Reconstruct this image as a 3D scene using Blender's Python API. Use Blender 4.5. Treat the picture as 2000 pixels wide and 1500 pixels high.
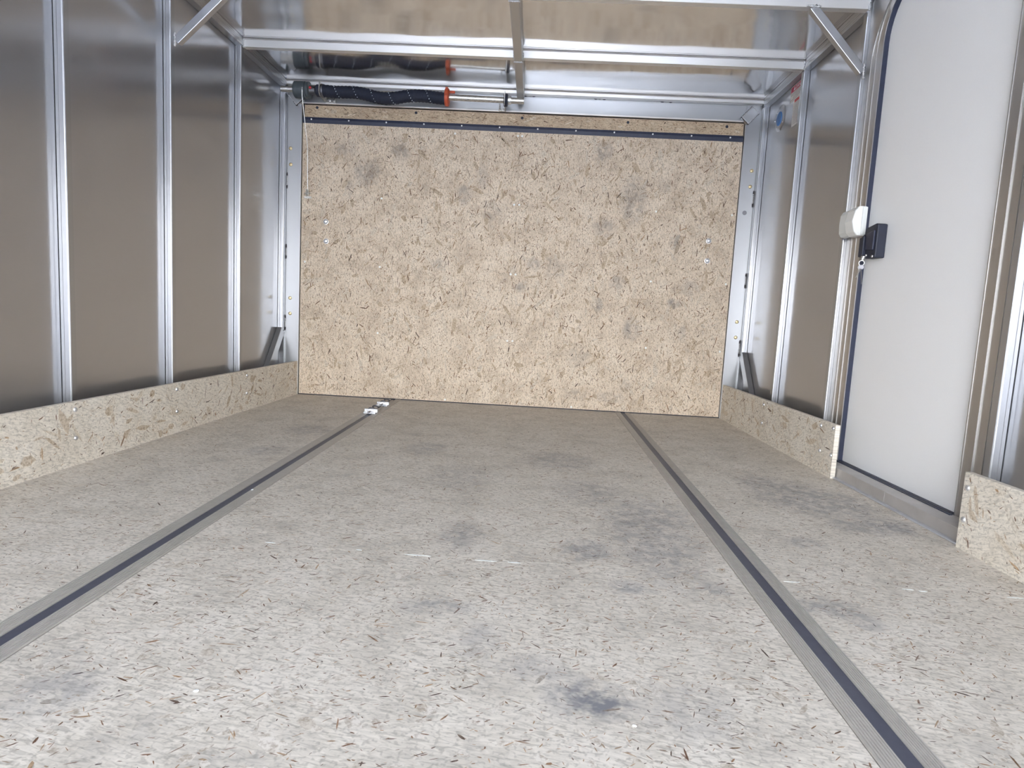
import bpy, bmesh, math, random
from mathutils import Vector, Matrix
random.seed(7)
for o in list(bpy.data.objects):
    bpy.data.objects.remove(o)
S = bpy.context.scene
C = S.collection

# ------------------------------------------------------------------ camera
F_PX, PITCH, YAW, ROLL, CAM_H = 1210.75, -0.1084, -0.0307, 0.0532, 0.4441
fwd = Vector((math.sin(YAW) * math.cos(PITCH), math.cos(YAW) * math.cos(PITCH), math.sin(PITCH)))
rgt = Vector((math.cos(YAW), -math.sin(YAW), 0))
up = rgt.cross(fwd)
r2 = math.cos(ROLL) * rgt + math.sin(ROLL) * up
u2 = -math.sin(ROLL) * rgt + math.cos(ROLL) * up
cam = bpy.data.cameras.new('camera')
cam.sensor_fit = 'HORIZONTAL'
cam.sensor_width = 36
cam.lens = F_PX * 36 / 2000
cam.clip_start = 0.02
co = bpy.data.objects.new('camera', cam)
C.objects.link(co)
M = Matrix((r2, u2, -fwd)).transposed().to_4x4()
M.translation = (0, 0, CAM_H)
co.matrix_world = M
S.camera = co

# ------------------------------------------------------------------ sky, sun, exposure
W = bpy.data.worlds.new('sky')
S.world = W
W.use_nodes = True
wt = W.node_tree
wt.nodes.clear()
tc = wt.nodes.new('ShaderNodeTexCoord')
sx = wt.nodes.new('ShaderNodeSeparateXYZ')
rp = wt.nodes.new('ShaderNodeValToRGB')
bg = wt.nodes.new('ShaderNodeBackground')
ow = wt.nodes.new('ShaderNodeOutputWorld')
wt.links.new(tc.outputs['Generated'], sx.inputs[0])
wt.links.new(sx.outputs[2], rp.inputs[0])
wt.links.new(rp.outputs[0], bg.inputs[0])
wt.links.new(bg.outputs[0], ow.inputs[0])
cr = rp.color_ramp
cr.elements[0].position = 0.0
cr.elements[0].color = (1.0, 0.98, 0.955, 1)
cr.elements[1].position = 1.0
cr.elements[1].color = (0.46, 0.63, 0.96, 1)
e = cr.elements.new(0.25)
e.color = (0.91, 0.95, 1.0, 1)
bg.inputs[1].default_value = 14.0
sun = bpy.data.lights.new('sun', 'SUN')
sun.energy = 22.0
sun.angle = math.radians(0.6)
sun.color = (1.0, 0.95, 0.88)
so = bpy.data.objects.new('sun', sun)
C.objects.link(so)
so.rotation_euler = Vector((-0.25, -0.75, -0.9)).to_track_quat('-Z', 'Y').to_euler()
so.location = (0, 6, 8)
S.view_settings.view_transform = 'Standard'
S.view_settings.look = 'None'
S.view_settings.exposure = 0.12
S.view_settings.gamma = 1.0
S.view_settings.use_curve_mapping = False
S.cycles.max_bounces = 14
S.cycles.diffuse_bounces = 7
S.cycles.glossy_bounces = 7

# ------------------------------------------------------------------ helpers: nodes
def nd(nt, t, ins=None, **props):
    n = nt.nodes.new('ShaderNode' + t)
    for k, v in props.items():
        setattr(n, k, v)
    for k, v in (ins or {}).items():
        if isinstance(v, bpy.types.NodeSocket):
            nt.links.new(v, n.inputs[k])
        else:
            n.inputs[k].default_value = v
    return n

def newmat(name):
    m = bpy.data.materials.new(name)
    m.use_nodes = True
    nt = m.node_tree
    return m, nt, nt.nodes['Principled BSDF']

def mathn(nt, op, a, b=0.0, clamp=False):
    return nd(nt, 'Math', {0: a, 1: b}, operation=op, use_clamp=clamp).outputs[0]

def mixc(nt, f, a, b, mode='MIX'):
    n = nd(nt, 'Mix', {0: f, 6: a, 7: b}, data_type='RGBA', blend_type=mode)
    return n.outputs[2]

def maprange(nt, v, a, b, c=0.0, d=1.0):
    return nd(nt, 'MapRange', {0: v, 1: a, 2: b, 3: c, 4: d}, clamp=True).outputs[0]

def rgba(r, g, b):
    return (r, g, b, 1)

def simple(name, col, rough=0.5, metal=0.0, noise=0.06, nscale=40, bump=0.0, spec=0.5):
    """plain colour with slight procedural mottling"""
    m, nt, bs = newmat(name)
    t = nd(nt, 'TexCoord')
    n = nd(nt, 'TexNoise', {'Vector': t.outputs['Object'], 'Scale': nscale, 'Detail': 3.0})
    f = maprange(nt, n.outputs[0], 0.3, 0.7)
    a = rgba(*[c * (1 - noise) for c in col])
    b = rgba(*[min(1, c * (1 + noise)) for c in col])
    nt.links.new(mixc(nt, f, a, b), bs.inputs['Base Color'])
    bs.inputs['Roughness'].default_value = rough
    bs.inputs['Metallic'].default_value = metal
    bs.inputs['Specular IOR Level'].default_value = spec
    if bump:
        bm_ = nd(nt, 'Bump', {'Height': n.outputs[0], 'Strength': bump, 'Distance': 0.001})
        nt.links.new(bm_.outputs[0], bs.inputs['Normal'])
    return m

def alu(name, col, rough, brush=(1, 1, 1), bscale=60, rvar=0.05, wave=0.0, wscale=(2, 2, 2), wdist=0.01, haze=0.4, hrough=0.6):
    """mill finish aluminium: a clear and a hazy lobe, brushed roughness, optional oil-canning waves"""
    m, nt, bs = newmat(name)
    t = nd(nt, 'TexCoord')
    mp = nd(nt, 'Mapping', {'Vector': t.outputs['Object'], 'Scale': brush})
    n = nd(nt, 'TexNoise', {'Vector': mp.outputs[0], 'Scale': bscale, 'Detail': 2.0})
    nt.links.new(maprange(nt, n.outputs[0], 0.3, 0.7, rough - rvar, rough + rvar), bs.inputs['Roughness'])
    a = rgba(*[c * 0.97 for c in col])
    cc = mixc(nt, n.outputs[0], a, rgba(*col))
    nt.links.new(cc, bs.inputs['Base Color'])
    bs.inputs['Metallic'].default_value = 1.0
    hz = nd(nt, 'BsdfPrincipled', {'Base Color': cc, 'Metallic': 1.0, 'Roughness': hrough})
    if wave:
        mp2 = nd(nt, 'Mapping', {'Vector': t.outputs['Object'], 'Scale': wscale})
        n2 = nd(nt, 'TexNoise', {'Vector': mp2.outputs[0], 'Scale': 1.0, 'Detail': 1.5, 'Roughness': 0.45})
        b2 = nd(nt, 'Bump', {'Height': n2.outputs[0], 'Strength': wave, 'Distance': wdist})
        nt.links.new(b2.outputs[0], bs.inputs['Normal'])
    mx = nd(nt, 'MixShader', {0: haze, 1: bs.outputs[0], 2: hz.outputs[0]})
    nt.links.new(mx.outputs[0], nt.nodes['Material Output'].inputs[0])
    return m

def osb(name, plane, base, tan, grey, angle0=0.0, seed=0.0, dirt=0.3):
    """strand board ground tone: pressed cream and tan wood, grain, scuffed dirt (boot marks come from the 'dirt' attribute)"""
    m, nt, bs = newmat(name)
    t = nd(nt, 'TexCoord')
    s = nd(nt, 'SeparateXYZ', {0: t.outputs['Object']})
    i, j = {'XY': (0, 1), 'XZ': (0, 2), 'YZ': (1, 2)}[plane]
    uv = nd(nt, 'CombineXYZ', {0: s.outputs[i], 1: s.outputs[j], 2: 0.0}).outputs[0]
    off = nd(nt, 'VectorMath', {0: uv, 1: (seed, seed * 1.7, 0)}, operation='ADD').outputs[0]
    n1 = nd(nt, 'TexNoise', {'Vector': off, 'Scale': 9.0, 'Detail': 3.0, 'Roughness': 0.6}, noise_dimensions='2D').outputs[0]
    col = mixc(nt, maprange(nt, n1, 0.32, 0.68), rgba(*base), rgba(*tan))
    rot = nd(nt, 'VectorRotate', {0: off, 3: angle0}, rotation_type='Z_AXIS').outputs[0]
    mp = nd(nt, 'Mapping', {0: rot, 3: (55, 210, 1)}).outputs[0]
    fine = nd(nt, 'TexNoise', {'Vector': mp, 'Scale': 1.0, 'Detail': 2.0, 'Roughness': 0.6, 'Distortion': 0.6}, noise_dimensions='2D').outputs[0]
    col = mixc(nt, mathn(nt, 'MULTIPLY', maprange(nt, fine, 0.50, 0.72), 0.55), col, rgba(*[c * 0.50 for c in tan]))
    col = mixc(nt, mathn(nt, 'MULTIPLY', maprange(nt, fine, 0.46, 0.28), 0.35), col, rgba(*[min(1, c * 1.25) for c in base]))
    grit = nd(nt, 'TexNoise', {'Vector': off, 'Scale': 150.0, 'Detail': 1.0, 'Roughness': 0.7}, noise_dimensions='2D').outputs[0]
    col = mixc(nt, mathn(nt, 'MULTIPLY', maprange(nt, grit, 0.56, 0.72), 0.40), col, rgba(*[c * 0.45 for c in tan]))
    at = nd(nt, 'Attribute', attribute_name='dirt').outputs['Fac']
    rag = nd(nt, 'TexNoise', {'Vector': off, 'Scale': 30.0, 'Detail': 3.0, 'Roughness': 0.65}, noise_dimensions='2D').outputs[0]
    dm = mathn(nt, 'MULTIPLY', maprange(nt, n1, 0.52, 0.75), dirt)
    dm = mathn(nt, 'ADD', dm, at)
    dm = mathn(nt, 'MULTIPLY', dm, maprange(nt, rag, 0.34, 0.60, 0.18, 1.1), True)
    col = mixc(nt, dm, col, rgba(*grey))
    nt.links.new(col, bs.inputs['Base Color'])
    bs.inputs['Roughness'].default_value = 0.62
    bs.inputs['Specular IOR Level'].default_value = 0.35
    return m

FLOOR_ST = [(0.09, 0.692, 0.045, 0.034, 0.8), (0.057, 0.719, 0.025, 0.028, 0.4), (0.022, 0.743, 0.04, 0.035, 0.3), (0.207, 0.682, 0.055, 0.053, 0.28), (-0.512, 0.64, 0.038, 0.048, 0.4), (-0.563, 0.697, 0.023, 0.035, 0.2), (-0.126, 0.896, 0.047, 0.023, 0.5), (0.186, 1.012, 0.04, 0.021, 0.55), (0.337, 1.029, 0.02, 0.027, 0.45), (0.268, 1.296, 0.08, 0.236, 0.45), (0.131, 1.17, 0.046, 0.051, 0.5), (0.241, 1.15, 0.04, 0.041, 0.4), (0.321, 1.429, 0.064, 0.108, 0.4), (-0.124, 1.209, 0.042, 0.078, 0.35), (-0.055, 0.807, 0.028, 0.043, 0.35), (0.742, 1.667, 0.109, 0.156, 0.5), (0.827, 1.615, 0.076, 0.118, 0.45), (0.866, 1.449, 0.054, 0.057, 0.65), (0.689, 1.785, 0.066, 0.081, 0.45), (0.796, 1.429, 0.08, 0.055, 0.4), (0.597, 1.294, 0.036, 0.029, 0.4), (0.504, 0.979, 0.053, 0.03, 0.45), (0.541, 0.941, 0.026, 0.025, 0.4), (-0.336, 1.991, 0.059, 0.08, 0.35), (0.099, 1.921, 0.102, 0.105, 0.35), (-0.178, 1.664, 0.085, 0.116, 0.25), (0.167, 1.589, 0.085, 0.104, 0.3), (-0.791, 1.823, 0.058, 0.059, 0.35), (-0.776, 2.174, 0.088, 0.08, 0.35)]
DOOR_ST = [(-0.85, 1.1, 0.061, 0.056, 0.55), (-0.69, 1.21, 0.04, 0.046, 0.5), (-0.951, 1.205, 0.051, 0.035, 0.35), (-0.374, 1.013, 0.03, 0.04, 0.55), (-0.933, 1.019, 0.02, 0.035, 0.4), (-0.483, 0.676, 0.035, 0.025, 0.4), (-0.287, 1.099, 0.025, 0.051, 0.35), (-0.229, 0.938, 0.051, 0.051, 0.25), (0.437, 1.026, 0.056, 0.101, 0.55), (0.283, 1.238, 0.04, 0.046, 0.5), (0.312, 0.888, 0.051, 0.04, 0.5), (0.654, 0.837, 0.025, 0.03, 0.5), (-0.018, 0.699, 0.03, 0.03, 0.5), (0.582, 1.1, 0.03, 0.03, 0.35), (0.085, 0.692, 0.051, 0.051, 0.3), (-0.077, 0.585, 0.025, 0.02, 0.6), (-0.01, 0.7, 0.02, 0.02, 0.6), (0.302, 0.523, 0.023, 0.023, 0.55), (0.672, 0.55, 0.03, 0.02, 0.75), (0.474, 0.413, 0.035, 0.046, 0.65), (0.394, 0.632, 0.035, 0.03, 0.5), (0.735, 0.627, 0.04, 0.035, 0.4), (0.723, 0.409, 0.025, 0.04, 0.4), (0.224, 0.269, 0.051, 0.051, 0.25), (0.388, 0.072, 0.063, 0.025, 0.4), (0.464, 0.135, 0.025, 0.03, 0.35), (0.218, 0.075, 0.051, 0.025, 0.3)]
MT = {}
MT['osb_floor'] = osb('osb_floor', 'XY', (0.67, 0.62, 0.55), (0.59, 0.54, 0.465), (0.20, 0.20, 0.215), 0.2, 3.1, 0.22)
MT['osb_door'] = osb('osb_door', 'XZ', (0.72, 0.615, 0.49), (0.62, 0.505, 0.38), (0.25, 0.22, 0.20), 1.45, 1.3, 0.28)
MT['osb_header'] = osb('osb_header', 'XZ', (0.60, 0.48, 0.34), (0.50, 0.38, 0.26), (0.25, 0.22, 0.20), 0.2, 5.3, 0.2)
MT['osb_kick'] = osb('osb_kick', 'YZ', (0.78, 0.73, 0.645), (0.70, 0.64, 0.545), (0.3, 0.28, 0.25), 0.3, 8.1, 0.06)
m, nt, bs = newmat('flakes')
t = nd(nt, 'TexCoord')
fn = nd(nt, 'TexNoise', {'Vector': t.outputs['Object'], 'Scale': 140.0, 'Detail': 2.0, 'Roughness': 0.7}).outputs[0]
tone = nd(nt, 'Attribute', attribute_name='tone').outputs['Color']
tdark = mixc(nt, 1.0, tone, rgba(.62, .58, .54), 'MULTIPLY')
nt.links.new(mixc(nt, maprange(nt, fn, 0.42, 0.66), tone, tdark), bs.inputs['Base Color'])
bs.inputs['Roughness'].default_value = 0.65
bs.inputs['Specular IOR Level'].default_value = 0.3
MT['flakes'] = m
MT['osb_edge'] = simple('osb_edge', (0.62, 0.53, 0.40), 0.8, 0, 0.3, 260)
MT['sheet_wall'] = alu('sheet_wall', (0.475, 0.48, 0.50), 0.17, (1, 1, 14), 30, 0.03, 0.25, (3.0, 1.6, 2.4), 0.006, 0.45, 0.55)
MT['sheet_roof'] = alu('sheet_roof', (0.76, 0.75, 0.74), 0.13, (2, 14, 1), 20, 0.03, 0.6, (2.0, 5.0, 1), 0.012, 0.05, 0.45)
MT['post'] = alu('post', (0.45, 0.46, 0.48), 0.22, (30, 30, 1), 30, 0.018, haze=0.45)
MT['bow'] = alu('bow', (0.80, 0.79, 0.78), 0.36, (1, 30, 30), 30, 0.04, haze=0.6)
MT['plate'] = alu('plate', (0.48, 0.49, 0.505), 0.32, (2, 2, 1), 6, 0.02, haze=0.5)
MT['weld'] = alu('weld', (0.62, 0.62, 0.63), 0.35, (1, 1, 1), 300, 0.15)
MT['scorch'] = simple('scorch', (0.05, 0.045, 0.05), 0.8, 0, 0.4, 200)
MT['frame'] = alu('frame', (0.52, 0.51, 0.50), 0.33, (4, 4, 1), 10, 0.02)
MT['sill'] = simple('sill', (0.50, 0.48, 0.465), 0.45, 0.4, 0.10, 14)
MT['trim'] = simple('trim', (0.56, 0.58, 0.62), 0.4, 0.4, 0.06, 40)
MT['track'] = simple('track', (0.50, 0.475, 0.44), 0.45, 0.3, 0.05, 60)
MT['channel'] = simple('channel', (0.095, 0.10, 0.135), 0.45, 0.3, 0.08, 60)  # slot shade put into the base colour
MT['zinc'] = alu('zinc', (0.85, 0.87, 0.90), 0.22, (1, 1, 1), 120, 0.08)
MT['steel'] = alu('steel', (0.62, 0.61, 0.58), 0.28, (1, 20, 20), 60, 0.08)
MT['dark_steel'] = alu('dark_steel', (0.22, 0.22, 0.24), 0.4, (1, 1, 1), 120, 0.08)
MT['brass'] = alu('brass', (0.72, 0.60, 0.36), 0.35, (1, 1, 1), 120, 0.05)
MT['black'] = simple('black', (0.017, 0.021, 0.040), 0.55, 0, 0.1)
MT['rubber'] = simple('rubber', (0.022, 0.028, 0.058), 0.5, 0, 0.1)
MT['sleeve'] = simple('sleeve', (0.012, 0.016, 0.032), 0.75, 0, 0.25, 300, 0.3)
MT['drum'] = simple('drum', (0.07, 0.085, 0.095), 0.45, 0, 0.15, 60)
MT['orange'] = simple('orange', (0.52, 0.09, 0.035), 0.5, 0, 0.15, 60)
MT['red'] = simple('red', (0.45, 0.03, 0.04), 0.5)
MT['thread'] = simple('thread', (0.6, 0.65, 0.72), 0.7)
MT['white_paint'] = simple('white_paint', (0.93, 0.935, 0.94), 0.42, 0, 0.012, 500, 0.05)
MT['white_plastic'] = simple('white_plastic', (0.82, 0.83, 0.80), 0.35, 0, 0.02)
MT['clear_plastic'] = simple('clear_plastic', (0.70, 0.72, 0.70), 0.25, 0, 0.02)
MT['paper'] = simple('paper', (0.80, 0.79, 0.78), 0.5, 0, 0.03)
MT['danger_red'] = simple('danger_red', (0.42, 0.02, 0.07), 0.45)
MT['tab_red'] = simple('tab_red', (0.60, 0.05, 0.06), 0.45)
MT['ink'] = simple('ink', (0.10, 0.10, 0.13), 0.6)
MT['white_ink'] = simple('white_ink', (0.8, 0.78, 0.8), 0.6)
MT['blue'] = simple('blue', (0.025, 0.15, 0.42), 0.4, 0, 0.08)
MT['chip'] = simple('chip', (0.80, 0.84, 0.84), 0.6, 0, 0.1)
MT['concrete'] = simple('concrete', (0.46, 0.46, 0.47), 0.9, 0, 0.15, 3)
MT['outer'] = simple('outer', (0.55, 0.56, 0.58), 0.5, 0, 0.05)

# ------------------------------------------------------------------ helpers: geometry
def box(bm, lo, hi):
    x0, y0, z0 = lo
    x1, y1, z1 = hi
    v = [bm.verts.new(p) for p in ((x0, y0, z0), (x1, y0, z0), (x1, y1, z0), (x0, y1, z0), (x0, y0, z1), (x1, y0, z1), (x1, y1, z1), (x0, y1, z1))]
    for f in ((0, 3, 2, 1), (4, 5, 6, 7), (0, 1, 5, 4), (1, 2, 6, 5), (2, 3, 7, 6), (3, 0, 4, 7)):
        bm.faces.new([v[i] for i in f])

def prism(bm, pts, axis, a, b):
    """extrude a closed 2-D outline along an axis; pts in the two other axes in xyz order"""
    def P(p, t):
        return {'x': (t, p[0], p[1]), 'y': (p[0], t, p[1]), 'z': (p[0], p[1], t)}[axis]
    A = [bm.verts.new(P(p, a)) for p in pts]
    B = [bm.verts.new(P(p, b)) for p in pts]
    n = len(pts)
    bm.faces.new(A)
    bm.faces.new(B[::-1])
    for i in range(n):
        bm.faces.new((A[i], B[i], B[(i + 1) % n], A[(i + 1) % n]))

def bar(bm, p, q, w, h, side):
    """square bar from p to q; side = direction of the width"""
    p, q = Vector(p), Vector(q)
    d = (q - p).normalized()
    s = Vector(side)
    s = (s - d * s.dot(d)).normalized()
    t = d.cross(s)
    vs = []
    for c in (p, q):
        for a, b in ((-1, -1), (1, -1), (1, 1), (-1, 1)):
            vs.append(bm.verts.new(c + s * (a * w / 2) + t * (b * h / 2)))
    for f in ((0, 3, 2, 1), (4, 5, 6, 7), (0, 1, 5, 4), (1, 2, 6, 5), (2, 3, 7, 6), (3, 0, 4, 7)):
        bm.faces.new([vs[i] for i in f])

def lathe(bm, prof, axis, origin, n=20):
    """revolve (distance along axis, radius) profile; closed with caps"""
    ax = Vector(axis).normalized()
    s = ax.orthogonal().normalized()
    t = ax.cross(s)
    o = Vector(origin)
    rings = []
    for d, r in prof:
        if r < 1e-6:
            rings.append([bm.verts.new(o + ax * d)])
        else:
            rings.append([bm.verts.new(o + ax * d + (s * math.cos(2 * math.pi * k / n) + t * math.sin(2 * math.pi * k / n)) * r) for k in range(n)])
    for a, b in zip(rings, rings[1:]):
        for k in range(n):
            k2 = (k + 1) % n
            if len(a) == 1 and len(b) == 1:
                continue
            if len(a) == 1:
                bm.faces.new((a[0], b[k], b[k2]))
            elif len(b) == 1:
                bm.faces.new((a[k], b[0], a[k2]))
            else:
                bm.faces.new((a[k], b[k], b[k2], a[k2]))
    for r, flip in ((rings[0], True), (rings[-1], False)):
        if len(r) > 1:
            bm.faces.new(r[::-1] if flip else r)

def tube(bm, pts, rad, n=12):
    pts = [Vector(p) for p in pts]
    rr = rad if isinstance(rad, (list, tuple)) else [rad] * len(pts)
    rings = []
    s = None
    for i, p in enumerate(pts):
        d = (pts[min(i + 1, len(pts) - 1)] - pts[max(i - 1, 0)]).normalized()
        s = d.orthogonal() if s is None else (s - d * s.dot(d))
        s.normalize()
        t = d.cross(s)
        rings.append([bm.verts.new(p + (s * math.cos(2 * math.pi * k / n) + t * math.sin(2 * math.pi * k / n)) * rr[i]) for k in range(n)])
    for a, b in zip(rings, rings[1:]):
        for k in range(n):
            bm.faces.new((a[k], b[k], b[(k + 1) % n], a[(k + 1) % n]))
    bm.faces.new(rings[0][::-1])
    bm.faces.new(rings[-1])

def torus(bm, c, R, r, nrm, n=20, m=8):
    c, nrm = Vector(c), Vector(nrm).normalized()
    s = nrm.orthogonal().normalized()
    t = nrm.cross(s)
    g = []
    for i in range(n):
        a = 2 * math.pi * i / n
        d = s * math.cos(a) + t * math.sin(a)
        g.append([bm.verts.new(c + d * (R + r * math.cos(2 * math.pi * k / m)) + nrm * (r * math.sin(2 * math.pi * k / m))) for k in range(m)])
    for i in range(n):
        for k in range(m):
            bm.faces.new((g[i][k], g[(i + 1) % n][k], g[(i + 1) % n][(k + 1) % m], g[i][(k + 1) % m]))

def blob(bm, c, r):
    bmesh.ops.create_icosphere(bm, subdivisions=2, radius=1.0, matrix=Matrix.Translation(c) @ Matrix.Diagonal((r[0], r[1], r[2], 1)))

def wl(o):
    v = Vector(o.location)
    return v + wl(o.parent) if o.parent else v

def fin(name, bm, mat, parent=None, origin=None, bevel=0.0, smooth=False, seg=2):
    """link the bmesh (world coordinates) as one object with a sensible origin"""
    bmesh.ops.recalc_face_normals(bm, faces=bm.faces)
    if origin is None:
        xs = [v.co for v in bm.verts]
        lo = [min(v[k] for v in xs) for k in range(3)]
        hi = [max(v[k] for v in xs) for k in range(3)]
        origin = ((lo[0] + hi[0]) / 2, (lo[1] + hi[1]) / 2, lo[2])
    origin = Vector(origin)
    bmesh.ops.translate(bm, vec=-origin, verts=bm.verts)
    me = bpy.data.meshes.new(name)
    bm.to_mesh(me)
    bm.free()
    me.materials.append(MT[mat] if isinstance(mat, str) else mat)
    if smooth:
        for p in me.polygons:
            p.use_smooth = True
        me.set_sharp_from_angle(angle=math.radians(35))
    o = bpy.data.objects.new(name, me)
    C.objects.link(o)
    if parent:
        o.parent = parent
        o.location = origin - wl(parent)
    else:
        o.location = origin
    if bevel:
        b = o.modifiers.new('bevel', 'BEVEL')
        b.width = bevel
        b.segments = seg
        b.limit_method = 'ANGLE'
    return o

def boxo(name, lo, hi, mat, parent=None, bevel=0.0, origin=None):
    bm = bmesh.new()
    box(bm, lo, hi)
    return fin(name, bm, mat, parent, origin, bevel)

def dup(src, world, parent):
    c = src.copy()
    C.objects.link(c)
    c.parent = parent
    c.location = Vector(world) - wl(parent)
    return c

def empty(name, loc):
    o = bpy.data.objects.new(name, None)
    o.empty_display_size = 0.1
    C.objects.link(o)
    o.location = loc
    return o

def tag(o, label, cat, group=None, kind=None):
    o['label'] = label
    o['category'] = cat
    if group:
        o['group'] = group
    if kind:
        o['kind'] = kind
    return o

def welds(name, parent, paths, r=0.0035, mat='weld'):
    bm = bmesh.new()
    for p, q in paths:
        p, q = Vector(p), Vector(q)
        n = max(2, int((q - p).length / (r * 1.3)))
        for k in range(n + 1):
            c = p.lerp(q, k / n) + Vector([random.uniform(-.25, .25) * r for _ in range(3)])
            s = r * random.uniform(0.75, 1.25)
            blob(bm, c, (s, s, s))
    return fin(name, bm, mat, parent, smooth=True)

import numpy as np

def gridbox(name, quad, plane, depth, mat, parent, origin, stains, step=0.012):
    """board with a gridded face (corner points a,b,c,d in plane coordinates) that carries the 'dirt' attribute, plus edges and back"""
    (ax, ay), (bx, by), (cx, cy), (dx, dy) = quad
    nu = max(1, int(math.hypot(bx - ax, by - ay) / step))
    nv = max(1, int(math.hypot(dx - ax, dy - ay) / step))
    bm = bmesh.new()
    lay = bm.verts.layers.float.new('dirt')
    P = (lambda u, v, w: (u, v, w)) if plane == 'XY' else (lambda u, v, w: (u, w, v))
    f0, f1 = depth
    gr = []
    for j in range(nv + 1):
        t = j / nv
        row = []
        for i in range(nu + 1):
            q = i / nu
            u = (ax * (1 - q) + bx * q) * (1 - t) + (dx * (1 - q) + cx * q) * t
            v = (ay * (1 - q) + by * q) * (1 - t) + (dy * (1 - q) + cy * q) * t
            w = 0.0
            for (su, sv, ru, rv, st_) in stains:
                r = math.hypot((u - su) / ru, (v - sv) / rv)
                if r < 1.45:
                    w = max(w, st_ * min(1.0, (1.45 - r) / 0.75))
            x = bm.verts.new(P(u, v, f0))
            x[lay] = w
            row.append(x)
        gr.append(row)
    for j in range(nv):
        for i in range(nu):
            bm.faces.new((gr[j][i], gr[j][i + 1], gr[j + 1][i + 1], gr[j + 1][i]))
    rim = gr[0] + [r[-1] for r in gr[1:]] + gr[-1][-2::-1] + [r[0] for r in gr[-2:0:-1]]
    low = []
    for x in rim:
        c = x.co.copy()
        c[2 if plane == 'XY' else 1] = f1
        low.append(bm.verts.new(c))
    n = len(rim)
    for k in range(n):
        bm.faces.new((rim[k], low[k], low[(k + 1) % n], rim[(k + 1) % n]))
    bm.faces.new(low)
    return fin(name, bm, mat, parent, origin=origin)

CREAM = ((.70, .63, .54), (.64, .56, .46), (.58, .49, .39), (.66, .60, .52), (.52, .43, .33))
PALE = ((.69, .64, .57), (.65, .60, .53), (.62, .57, .50), (.67, .62, .555), (.60, .545, .47))
BARK = ((.30, .19, .12), (.20, .12, .08), (.40, .28, .18), (.14, .10, .08), (.44, .33, .23), (.27, .20, .16))
def flakes(name, parent, plane, u0, u1, v0, v1, face, lift, sets, bias, spread, seed, skip=None, tint=(1, 1, 1), stains=(), grey=(.2, .2, .21)):
    """wood strands pressed into the board face: one joined mesh of small lens-shaped slivers"""
    rng = np.random.default_rng(seed)
    VV, CC = [], []
    for lay, (dens, l0, l1, w0, w1, pal, var) in enumerate(sets):
        n = int(dens * (u1 - u0) * (v1 - v0))
        u = rng.uniform(u0, u1, n)
        v = rng.uniform(v0, v1, n)
        L = l0 + (l1 - l0) * rng.uniform(0, 1, n) ** 2.2
        w = (w0 + (w1 - w0) * rng.uniform(0, 1, n) ** 1.8)
        L = np.minimum(L, w * 16)
        L = np.minimum(L, np.minimum(np.minimum(u - u0, u1 - u), np.minimum(v - v0, v1 - v)) * 1.9)
        ok = L > l0 * .5
        if skip is not None:
            ok &= ~skip(u, v, L)
        u, v, L, w = u[ok], v[ok], L[ok], w[ok]
        n = len(u)
        a = bias + rng.normal(0, spread, n)
        prof = np.array([(-.5, 0.0), (-.27, -.42), (.20, -.5), (.5, 0.05), (.25, .45), (-.22, .5)])
        jit = rng.uniform(-.16, .16, (n, 6, 2))
        q = prof[None] + jit * np.array([.5, 1.0])
        bend = rng.normal(0, .10, n)
        lx = q[..., 0] * L[:, None]
        ly = q[..., 1] * w[:, None] + bend[:, None] * (q[..., 0] ** 2) * L[:, None] * .8
        ca, sa = np.cos(a)[:, None], np.sin(a)[:, None]
        U = u[:, None] + lx * ca - ly * sa
        V = v[:, None] + lx * sa + ly * ca
        D = np.full_like(U, face + lift * (1 + lay) + 0.0)
        D += (rng.uniform(0, .8, n) * lift)[:, None]
        st = {'XY': (U, V, D), 'XZ': (U, D, V), 'YZ': (D, U, V)}[plane]
        VV.append(np.stack(st, -1).reshape(-1, 3))
        p = np.array(pal)[rng.integers(0, len(pal), n)] * (1 + rng.uniform(-var, var, n))[:, None] * np.array(tint)
        wt_ = np.zeros(n)
        for (su, sv, ru, rv, st_) in stains:
            wt_ = np.maximum(wt_, st_ * np.clip((1.3 - np.hypot((u - su) / ru, (v - sv) / rv)) / .75, 0, 1))
        p = p * (1 - wt_)[:, None] + np.array(grey) * wt_[:, None]
        CC.append(np.repeat(np.concatenate([np.clip(p, 0, 1), np.ones((n, 1))], 1), 6, 0))
    V = np.concatenate(VV)
    Cc = np.concatenate(CC)
    o = wl(parent)
    V = V - np.array(o)[None]
    n = len(V) // 6
    me = bpy.data.meshes.new(name)
    me.vertices.add(len(V))
    me.vertices.foreach_set('co', V.astype(np.float32).ravel())
    me.loops.add(len(V))
    me.loops.foreach_set('vertex_index', np.arange(len(V), dtype=np.int32))
    me.polygons.add(n)
    me.polygons.foreach_set('loop_start', np.arange(0, len(V), 6, dtype=np.int32))
    me.update(calc_edges=True)
    at = me.color_attributes.new('tone', 'FLOAT_COLOR', 'POINT')
    at.data.foreach_set('color', Cc.astype(np.float32).ravel())
    me.materials.append(MT['flakes'])
    ob = bpy.data.objects.new(name, me)
    C.objects.link(ob)
    ob.parent = parent
    ob['kind'] = 'stuff'
    return ob

# dimensions (metres): x across, y along the trailer towards the ramp door, z up
XL, XR = -1.2614, 1.028            # aluminium wall sheets
KL, KR = -1.169, 0.937             # faces of the kick boards
YE, YD = -1.25, 3.06               # open rear end, ramp door face
ZC = 1.50                          # roof sheet
ZB = 1.465                         # underside of the roof bows
HB = 0.1665

# ------------------------------------------------------------------ ground, floor
g = boxo('ground', (-30, -40, -0.60), (30, 30, -0.55), 'concrete')
tag(g, 'pale concrete ground outside around the trailer', 'ground', kind='structure')

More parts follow.
